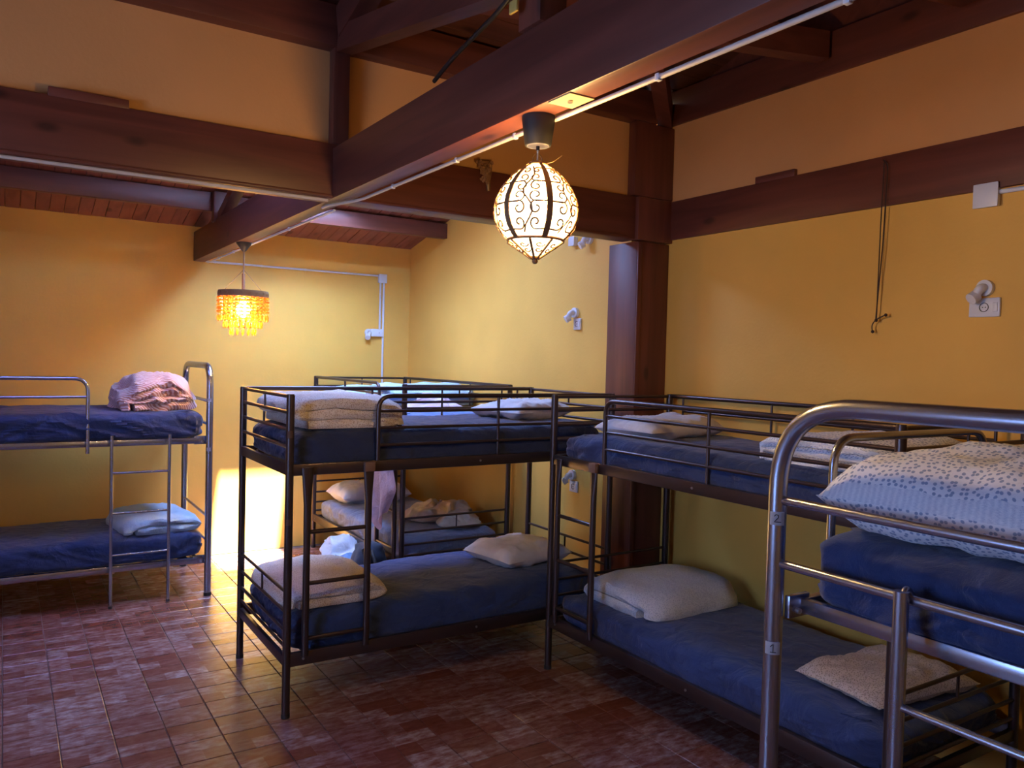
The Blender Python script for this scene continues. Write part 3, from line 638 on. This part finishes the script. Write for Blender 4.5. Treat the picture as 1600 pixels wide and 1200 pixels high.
pillow('pillow', 'big white pillow with blue dots on the silver foreground bunk', 'dotted_cotton', (DX+.36, DY+.44, 1.36), .56, .86, .25, .06, seed=11, wr=.026, corner=.07)
folded('duvet', 'rumpled red and white striped duvet on the left upper bunk', 'red_stripe', (AX-.33, AY+.40, 1.355), .42, .60, .070, 4, rz=.08, seed=12, amp=.034, crown=.45)
folded('duvet', 'pale blue duvet folded on the left lower bunk', 'pale_blue_cotton', (AX-.31, AY+.40, .47), .46, .66, .062, 2, rz=.12, seed=13, amp=.018, crown=.25)
pillow('pillow', 'aqua pillow at the left of the far corner upper bunk', 'aqua_cotton', (FXx+.25, FYy-.42, 1.38), .46, .60, .15, .1, seed=14)
folded('duvet', 'pale duvet folded on the far corner upper bunk near the wall', 'pale_blue_cotton', (FXx+.58, FYy-1.02, 1.39), .48, .80, .06, 3, rz=PI/2, seed=15, amp=.02)
heap('clothes', 'pink and grey clothes piled on the near end of the far corner upper bunk', 'pink_towel', (FXx+.42, FYy-1.58, 1.375), .5, .36, .13, 3)
pillow('pillow', 'grey white pillow at the head of the far corner lower bunk', 'white_cotton', (FXx+.40, FYy-.34, .468), .66, .46, .19, 0, seed=16)
heap('clothes', 'crumpled beige clothes on the far corner lower bunk', 'beige_cloth', (FXx+.62, FYy-1.35, .468), .62, .5, .16, 5)
heap('clothes', 'beige shirt lying over the near end of the far corner lower bunk', 'beige_cloth', (FXx+.62, FYy-1.68, .468), .36, .30, .15, 15)
heap('clothes', 'blue and white clothes heaped on the floor beside the far corner bunk', 'blue_cloth', (FXx-.18, FYy-1.15, 0), .50, .62, .24, 8)
heap('clothes', 'white sheet bundled over the blue clothes beside the far corner bunk', 'white_cotton', (FXx-.08, FYy-.98, .17), .34, .34, .17, 11)
heap('clothes', 'small red garment on the pile in front of the far corner bunk', 'red_cloth', (FXx-.24, FYy-1.42, 0), .26, .24, .14, 12)
# dark backpack leaning on the far bunk
def bagd(p, u):
    p.x += fbm((p.x*6, p.y*6, p.z*6))*.02; p.y += fbm((p.x*6+3, p.y*6, p.z*6))*.02; p.x *= 1-.25*p.z/.42; return p
bp_ = put('backpack', rbox(.30, .20, .42, 16, 3.2, 3.2, bagd), 'dark_cloth', label='dark backpack on the floor below the hanging pink towel', category='backpack'); bp_.location = (FXx-.16, FYy-1.72, 0)
put('strap', tb((fil([(-.02, -.09, .38), (-.02, -.17, .30), (-.02, -.16, .12), (-.02, -.10, .05)], .06), .012)), 'black_plastic', bp_)
put('pocket', rbox(.20, .05, .18, 8, 4, 4), 'dark_cloth', bp_).location = (0, -.10, .05)
# pink towel hanging from the far bunk's upper rail
bm = bmesh.new(); g = []; nu, nv = 26, 30
for i in range(nu+1):
    row = []
    for j in range(nv+1):
        u = i/nu; v = j/nv; w_ = .24+.24*min(1, v*1.4)-.22*max(0, v-.66)/.34
        y = (u-.5)*2*w_*.62; fold = math.sin(u*13+v*2.5)*.020*(.4+v)+math.sin(u*29+v*3)*.006
        z = 1.20 - v*(.72-.17*abs(u-.45)*2) + .012*math.sin(u*9)
        x = -.035 - .03*math.sin(min(1, v*5)*PI/2) + fold
        if v < .05: x = -.02+.04*(.05-v)/.05; z = 1.235-.3*v
        row.append(bm.verts.new((x, y, z)))
    g.append(row)
for i in range(nu):
    for j in range(nv): bm.faces.new((g[i][j], g[i+1][j], g[i+1][j+1], g[i][j+1]))
bmesh.ops.solidify(bm, geom=bm.faces[:], thickness=.006)
tw = put('towel', bm, 'pink_towel', label='pale pink towel hanging from the ladder end of the far corner bunk', category='towel'); tw.location = (FXx-.02, FYy-1.66, .02)

# ------------------------------------------------------------------ lamps
PAN = math.radians(236-5-24-2*13.2)
def moroccan():
    cx, cy = 1.44, 2.13
    t = thing('pendant_lamp', 'glowing white onion-shaped pendant lamp with dark metal scrollwork', 'lamp', (cx, cy, 0))
    P = lambda n, b_, m_='bronze', par=t, **k: put(n, b_, m_, par, **k)
    bm = bmesh.new(); lathe(bm, [(.001, 2.572), (.052, 2.571), (.054, 2.56), (.043, 2.478), (.041, 2.474), (.036, 2.474), (.001, 2.474)], seg=36); P('ceiling_cup', bm, 'grey_dark')
    bm = bmesh.new(); lathe(bm, [(.001, 2.473), (.036, 2.473), (.038, 2.478), (.001, 2.480)], seg=30); P('cup_rim', bm, 'cream_plastic')
    P('cord', tb((((0, 0, 2.48), (0, 0, 2.40)), .003)), 'cream_plastic')
    P('cord_grip', tb((((0, 0, 2.475), (0, 0, 2.455)), .006)), 'grey_dark')
    P('loop', tb(([(math.cos(a)*.019, 0, 2.395+math.sin(a)*.045) for a in [PI*k/12 for k in range(13)]], .0022)), 'brass_wire')
    prof = [(.030, 2.392), (.052, 2.378), (.085, 2.345), (.112, 2.305), (.130, 2.262), (.1355, 2.232), (.133, 2.200), (.121, 2.172), (.100, 2.148), (.088, 2.138)]
    def R(z):
        for (r0, z0), (r1, z1) in zip(prof, prof[1:]):
            if z1 <= z <= z0: return r0+(r1-r0)*(z0-z)/(z0-z1)
        return prof[-1][0] if z < prof[-1][1] else prof[0][0]
    bm = bmesh.new(); lathe(bm, [(r-.006, z) for r, z in prof]+[(.05, 2.105), (.008, 2.075)], seg=40); P('shade', bm, 'glowing_shade', label='glowing white inner shade')
    nr = 6
    for k in range(nr):
        a = 2*PI*(k+.22)/nr + PAN; d = Vector((math.cos(a), math.sin(a), 0)); s = Vector((-d.y, d.x, 0))
        bm = bmesh.new(); prev = None
        for r, z in prof:
            w_ = .005+.0045*min(1, (r-.03)/.07); pts = [bm.verts.new(d*(r+o_)+s*ww+Vector((0, 0, z))) for o_, ww in ((0, -w_), (.003, -w_), (.003, w_), (0, w_))]
            if prev:
                for q in range(4): bm.faces.new((prev[q], prev[(q+1) % 4], pts[(q+1) % 4], pts[q]))
            prev = pts
        P('rib', bm)
        # filigree scrolls of the panel right of this rib
        bm = bmesh.new(); am = a+PI/nr
        def on(da, z, off=.0015):
            r = R(z)+off; return Vector((math.cos(am+da)*r, math.sin(am+da)*r, z))
        hw_ = PI/nr*.86
        rnd = random.Random(k)
        for zc, rs, sg in ((2.355, .012, 1), (2.325, .017, -1), (2.29, .020, 1), (2.255, .022, -1), (2.215, .021, 1), (2.175, .018, -1)):
            for side in (-1, 1):
                R0 = R(zc); ca = side*hw_*(.42+.06*rnd.random()); pts = []
                n_ = 18; rs_ = min(rs, R0*hw_*.48)
                for q in range(n_+1):
                    tt = q/n_; an = sg*side*(tt*2.05*PI)+PI*.5*sg; rr_ = rs_*(1-.78*tt); pts.append(on(ca+math.cos(an)*rr_/R0, zc+math.sin(an)*rr_))
                tube(bm, pts, .0027, 5)
                tube(bm, [pts[0], on(side*hw_, zc+sg*rs*.9)], .0027, 5)
        tube(bm, [on(math.sin(q*.9)*hw_*.28, 2.372-q*.0185) for q in range(13)], .0027, 5)
        P('scroll_panel', bm)
    for z, r, w_ in ((2.138, .088, .005), (2.393, .031, .004)):
        bm = bmesh.new(); tube(bm, [(math.cos(2*PI*k/32)*(r+.001), math.sin(2*PI*k/32)*(r+.001), z) for k in range(32)], w_, 8, closed=True); P('ring', bm)
    # bottom cone with curls
    bm = bmesh.new()
    for k in range(8):
        a = 2*PI*k/8
        def oc(da, f): 
            r = .092*(1-f)+.012*f; return Vector((math.cos(a+da)*r, math.sin(a+da)*r, 2.132-.066*f))
        tube(bm, [oc(0, q/8) for q in range(9)], .0042, 6)
        for f0 in (.18, .45):
            tube(bm, [oc((.40+math.cos(q*.6)*.26*(1-q/12)), f0+.1+math.sin(q*.6)*.14*(1-q/12)) for q in range(11)], .0026, 5)
    lathe(bm, [(.016, 2.075), (.013, 2.066), (.003, 2.064)], seg=16, close=True); P('bottom_cone', bm)
    bm = bmesh.new(); lathe(bm, [(.002, 2.068), (.008, 2.064), (.010, 2.056), (.007, 2.048), (.001, 2.045)], seg=16); P('finial', bm)
    bm = bmesh.new(); lathe(bm, [(.022, 2.405), (.032, 2.398), (.034, 2.392), (.026, 2.390)], seg=24); P('crown', bm)
    P('wire_end', tb((fil([(.02, 0, 2.400), (.05, -.02, 2.41), (.075, -.03, 2.44)], .01), .0015)), 'brass_wire')
    zs = [(2.0, 2.058), (2.045, 2.10), (2.138, 2.175), (2.232, 2.275), (2.392, 2.415), (2.42, 2.44), (2.47, 2.473), (2.7, 2.7)]
    for c_ in t.children:
        for v in c_.data.vertices:
            z = v.co.z
            for (a0, b0), (a1, b1) in zip(zs, zs[1:]):
                if a0 <= z <= a1: v.co.z = b0+(b1-b0)*(z-a0)/(a1-a0); break
    return t
moroccan()
l = bpy.data.lights.new('pendant_light', 'POINT'); l.energy = 96; l.color = (1, .60, .20); l.shadow_soft_size = .05
o = bpy.data.objects.new('pendant_light', l); COL.objects.link(o); o.location = (1.44, 2.13, 2.27)
def amber():
    cx, cy = 1.43, 5.79
    t = thing('pendant_lamp', 'small pendant lamp with tiers of amber glass beads', 'lamp', (cx, cy, 0))
    P = lambda n, b_, m_='bronze', par=t, **k: put(n, b_, m_, par, **k)
    bm = bmesh.new(); lathe(bm, [(.001, 2.570), (.055, 2.570), (.052, 2.56), (.018, 2.515), (.006, 2.505), (.001, 2.505)], seg=24); P('ceiling_cup', bm, 'black_plastic')
    P('stem', tb((((0, 0, 2.51), (0, 0, 2.19)), .0055))); P('stem_sleeve', tb((((0, 0, 2.35), (0, 0, 2.19)), .012)))
    for k in range(3):
        a = 2*PI*k/3+.3; P('chain', tb((((0, 0, 2.38), (math.cos(a)*.16, math.sin(a)*.16, 2.225)), .0018)))
    bm = bmesh.new(); n = 40
    for r0 in (.166,):
        lathe(bm, [(r0, 2.185), (r0+.004, 2.185), (r0+.004, 2.228), (r0, 2.228), (r0, 2.185)], seg=n, close=False)
    for k in range(20):
        a = 2*PI*k/20; tube(bm, [(math.cos(a+math.cos(q*.7)*.06)*(r0+.006), math.sin(a+math.cos(q*.7)*.06)*(r0+.006), 2.207+math.sin(q*.7)*.012) for q in range(10)], .002, 5)
    P('pierced_band', bm)
    bm = bmesh.new()
    for r in (.165, .125, .075):
        tube(bm, [(math.cos(2*PI*k/32)*r, math.sin(2*PI*k/32)*r, 2.19) for k in range(32)], .003, 6, closed=True)
    for k in range(4): a = PI*k/4; tube(bm, [(math.cos(a)*.165, math.sin(a)*.165, 2.19), (-math.cos(a)*.165, -math.sin(a)*.165, 2.19)], .002, 5)
    P('wire_frame', bm)
    for r, cnt, nb in ((.167, 26, 5), (.128, 20, 7), (.085, 14, 9)):
        for k in range(cnt):
            a = 2*PI*k/cnt; x, y = math.cos(a)*r, math.sin(a)*r; bm = bmesh.new(); z = 2.178
            for q in range(nb):
                bmesh.ops.create_icosphere(bm, subdivisions=1, radius=.0125, matrix=Matrix.Translation((x, y, z)) @ Matrix.Diagonal((1, 1, .82, 1))); z -= .0245
            bmesh.ops.create_icosphere(bm, subdivisions=1, radius=.013, matrix=Matrix.Translation((x, y, z-.018)) @ Matrix.Diagonal((.75, .75, 2.1, 1)))
            P('bead_strand', bm, 'amber_glass')
    bm = bmesh.new(); lathe(bm, [(.001, 2.16), (.018, 2.155), (.042, 2.12), (.048, 2.095), (.04, 2.065), (.02, 2.045), (.001, 2.04)], seg=20); P('bulb', bm, 'glowing_bulb', label='glowing bulb')
    P('bulb_socket', tb((((0, 0, 2.19), (0, 0, 2.155)), .016)), 'black_plastic')
amber()
l = bpy.data.lights.new('amber_light', 'POINT'); l.energy = 32; l.color = (1, .50, .05); l.shadow_soft_size = .05
o = bpy.data.objects.new('amber_light', l); COL.objects.link(o); o.location = (1.43, 5.79, 1.99)

# ------------------------------------------------------------------ electrics
def clips(parent, pts, r, mat='white_plastic'):
    for p in pts: put('clip', bxo(p[0]-.008, p[0]+.008, p[1]-.008, p[1]+.008, p[2]-.010, p[2]+.010, bev=.002), mat, parent)
def conduit(label, pts, r=.009, clip=None, fr=.03, mat='white_plastic'):
    bm = bmesh.new(); tube(bm, fil(pts, fr), r, 10); o_ = put('conduit', bm, mat, label=label, category='conduit')
    if clip: clips(o_, clip, r)
    return o_
c1 = conduit('cream conduit clipped along the edge of the main beam', [(1.481, NY+.1, 2.560), (1.481, 3.70, 2.560), (1.46, 3.80, 2.558), (1.40, 3.98, 2.558), (1.40, 4.06, 2.558)], r=.0075, mat='cream_pipe', clip=[(1.481, y, 2.560) for y in (1.05, 1.62, 2.33, 2.75, 3.35)])
conduit('white conduit along the underside of the cross beam left of the main beam', [(LX+.05, PY+.02, 2.563), (1.36, PY+.02, 2.563)], r=.008, mat='cream_pipe')
conduit('white conduit under the main beam beyond the cross beam', [(1.478, 4.1, 2.560), (1.478, 7.2, 2.560)], r=.007, clip=[(1.478, y, 2.56) for y in (4.9, 6.3, 6.8)])
conduit('white conduit running across the back wall to the junction box', [(1.47, 7.262, 2.575), (3.07, 7.262, 2.575)], r=.009, clip=[(x, 7.262, 2.575) for x in (1.55, 1.95, 2.35, 2.75)])
def jbox(label, x, y, z, nx, ny, s=.045, d=.035):
    t = thing('junction_box', label, 'junction box', (x, y, z)); 
    if nx: put('box_body', bxo(-d, 0, -s, s, -s, s, bev=.005), 'white_plastic', t); put('lid', bxo(-d-.006, -d+.001, -s-.003, s+.003, -s-.003, s+.003, bev=.003), 'white_plastic', t)
    else: put('box_body', bxo(-s, s, -d, 0, -s, s, bev=.005), 'white_plastic', t); put('lid', bxo(-s-.003, s+.003, -d-.006, -d+.001, -s-.003, s+.003, bev=.003), 'white_plastic', t)
    return t
jbox('square white junction box at the corner of the back wall conduit', 3.115, BY, 2.55, 0, 1, .04)
for x, lb in ((3.10, 'left'), (3.135, 'right')):
    conduit('%s one of two white conduits below the back wall junction box' % lb, [(x, 7.265, 2.51), (x, 7.265, 2.06 if lb == 'left' else 1.1)], r=.010, clip=[(x, 7.265, z) for z in (2.35, 2.15)])
def walllamp(label, x, y, z, nx, off=(0, 0)):
    """angled white lampholder on a round base"""
    t = thing('wall_lamp', label, 'lamp', (x, y, z))
    d = Vector((-1, 0, 0)) if nx else Vector((0, -1, 0)); s = Vector((0, 1, 0)) if nx else Vector((-1, 0, 0))
    bm = bmesh.new(); tube(bm, [Vector((0, 0, 0)), d*.022], .036, 20); put('base', bm, 'white_plastic', t)
    e = d*.052 + s*.022 + Vector((0, 0, -.038)); bm = bmesh.new(); tube(bm, fil([d*.015, d*.05, e], .02), .019, 14); put('lampholder_arm', bm, 'white_plastic', t)
    bm = bmesh.new(); tube(bm, [e*.85, e*1.35], .026, 16, ); put('lampholder', bm, 'white_plastic', t)
    return t
def socket(label, x, y, z, nx, w=.055, h=.038, two_=True):
    t = thing('wall_socket', label, 'socket', (x, y, z)); d = .014
    if nx:
        put('plate', bxo(-d, 0, -w, w, -h, h, bev=.004), 'white_plastic', t)
        bm = bmesh.new(); tube(bm, [(-d-.0015, math.cos(2*PI*k/20)*.019, math.sin(2*PI*k/20)*.019) for k in range(20)], .0015, 6, closed=True); put('socket_ring', bm, 'grey_dark', t)
        for q in (-.006, .006): put('socket_hole', tb((((-d-.001, q, 0), (-d+.002, q, 0)), .0025)), 'black_plastic', t)
        put('rocker_switch', bxo(-d-.004, -d+.001, -w+.008, -w+.028, -.02, .02, bev=.002), 'white_plastic', t)
    else:
        put('plate', bxo(-w, w, -d-.02, 0, -h, h, bev=.004), 'white_plastic', t)
        put('screw', tb((((.02, -d-.022, 0), (.02, -d-.018, 0)), .004)), 'grey_dark', t)
    return t
socket('white switch box beside the lamp on the back wall', 3.065, BY-.005, 2.02, 0, .062, .036); walllamp('white angled lampholder on the back wall', 2.985, BY, 2.02, 0)
walllamp('white lampholder above the socket on the far right wall', FX, 4.52, 2.135, 1); socket('small white socket under the lampholder on the far right wall', FX, 4.49, 2.055, 1, .040, .040)
walllamp('white lampholder seen under the bunk beside the timber post', FX, 4.50, .985, 1); socket('white socket low on the wall seen through the bunk ladder', FX, 4.48, .905, 1, .045, .040)
jbox('small bluish box just below the cross beam on the far wall', FX, 4.55, 2.64, 1, 0, .03); walllamp('white lampholder just below the cross beam behind the glowing pendant', FX, 4.38, 2.64, 1)
jbox('white junction box on the near right wall under the beam', RX, 1.85, 2.565, 1, 0, .05, .03); conduit('white conduit leaving the junction box on the near right wall', [(RX-.015, 1.80, 2.575), (RX-.015, -1.4, 2.575)], r=.010)
walllamp('white lampholder above the double socket on the near right wall', RX, 1.845, 2.16, 1); socket('wide white socket plate on the near right wall', RX, 1.845, 2.075, 1, .066, .042)
# cord on a nail
t = thing('hanging_cord', 'thin dark cord looped over a nail on the near right wall', 'cord', (RX-.03, 2.33, 0))
put('nail', tb((((.02, 0, 2.80), (-.02, 0, 2.81)), .004)), 'grey_steel', t)
bm = bmesh.new(); tube(bm, fil([(-.008, .012, 2.03), (-.012, .006, 2.5), (-.012, 0, 2.812), (-.012, -.02, 2.78), (-.010, -.008, 2.4), (-.008, .016, 2.03)], .02), .0028, 6); put('loop', bm, 'string', t)
bm = bmesh.new(); tube(bm, fil([(-.01, -.035, 2.055), (-.012, .01, 2.035), (-.010, .035, 2.01), (-.01, .03, 1.975)], .02), .003, 6)
for p in ((-.01, -.038, 2.055), (-.01, .028, 1.975), (-.01, .012, 2.03)): bmesh.ops.create_icosphere(bm, subdivisions=1, radius=.009, matrix=Matrix.Translation(p))
put('knotted_end', bm, 'string', t)
# dried bouquet on the cross beam
t = thing('dried_bouquet', 'small dried flower bunch hanging on the cross beam beside the pendant lamp', 'decoration', (2.235, PY-.035, 0))
bm = bmesh.new(); rn = random.Random(3)
for k in range(70):
    a = rn.uniform(-1, 1); h = rn.uniform(0, 1); p0 = Vector((.02+rn.uniform(-.008, .008), 0, 2.74)); p1 = Vector((-.01+a*.05*h, rn.uniform(-.03, .02), 2.77+h*.12)); tube(bm, [p0, (p0+p1)/2+Vector((0, -.01, .01)), p1], .0013, 4)
    bmesh.ops.create_icosphere(bm, subdivisions=1, radius=rn.uniform(.006, .011), matrix=Matrix.Translation(p1))
put('flower_heads', bm, 'straw', t, kind='stuff'); put('wrapping', tb((((.022, 0, 2.72), (.018, 0, 2.77)), .012)), 'brass_wire', t)
# loose cables on the king post
t = thing('loose_cable', 'loose black cable with a yellow tag tied to the king post', 'cable', (1.345, 2.1, 0))
put('cable', tb((fil([(0, .02, 3.3), (-.01, .0, 2.95), (-.02, .10, 2.90), (.0, .45, 2.86), (.015, .62, 2.83)], .08), .008)), 'cable', t)
put('cable', tb((fil([(0, -.02, 3.3), (-.02, -.03, 2.95), (-.01, .03, 2.90), (0, .04, 3.0)], .05), .004)), 'grey_steel', t)
put('tag', bxo(-.022, -.012, -.005, .04, 2.865, 2.905, bev=.004), 'yellow_tag', t); put('connector', bxo(-.02, 0, -.05, -.02, 2.90, 2.94, bev=.004), 'cream_plastic', t)
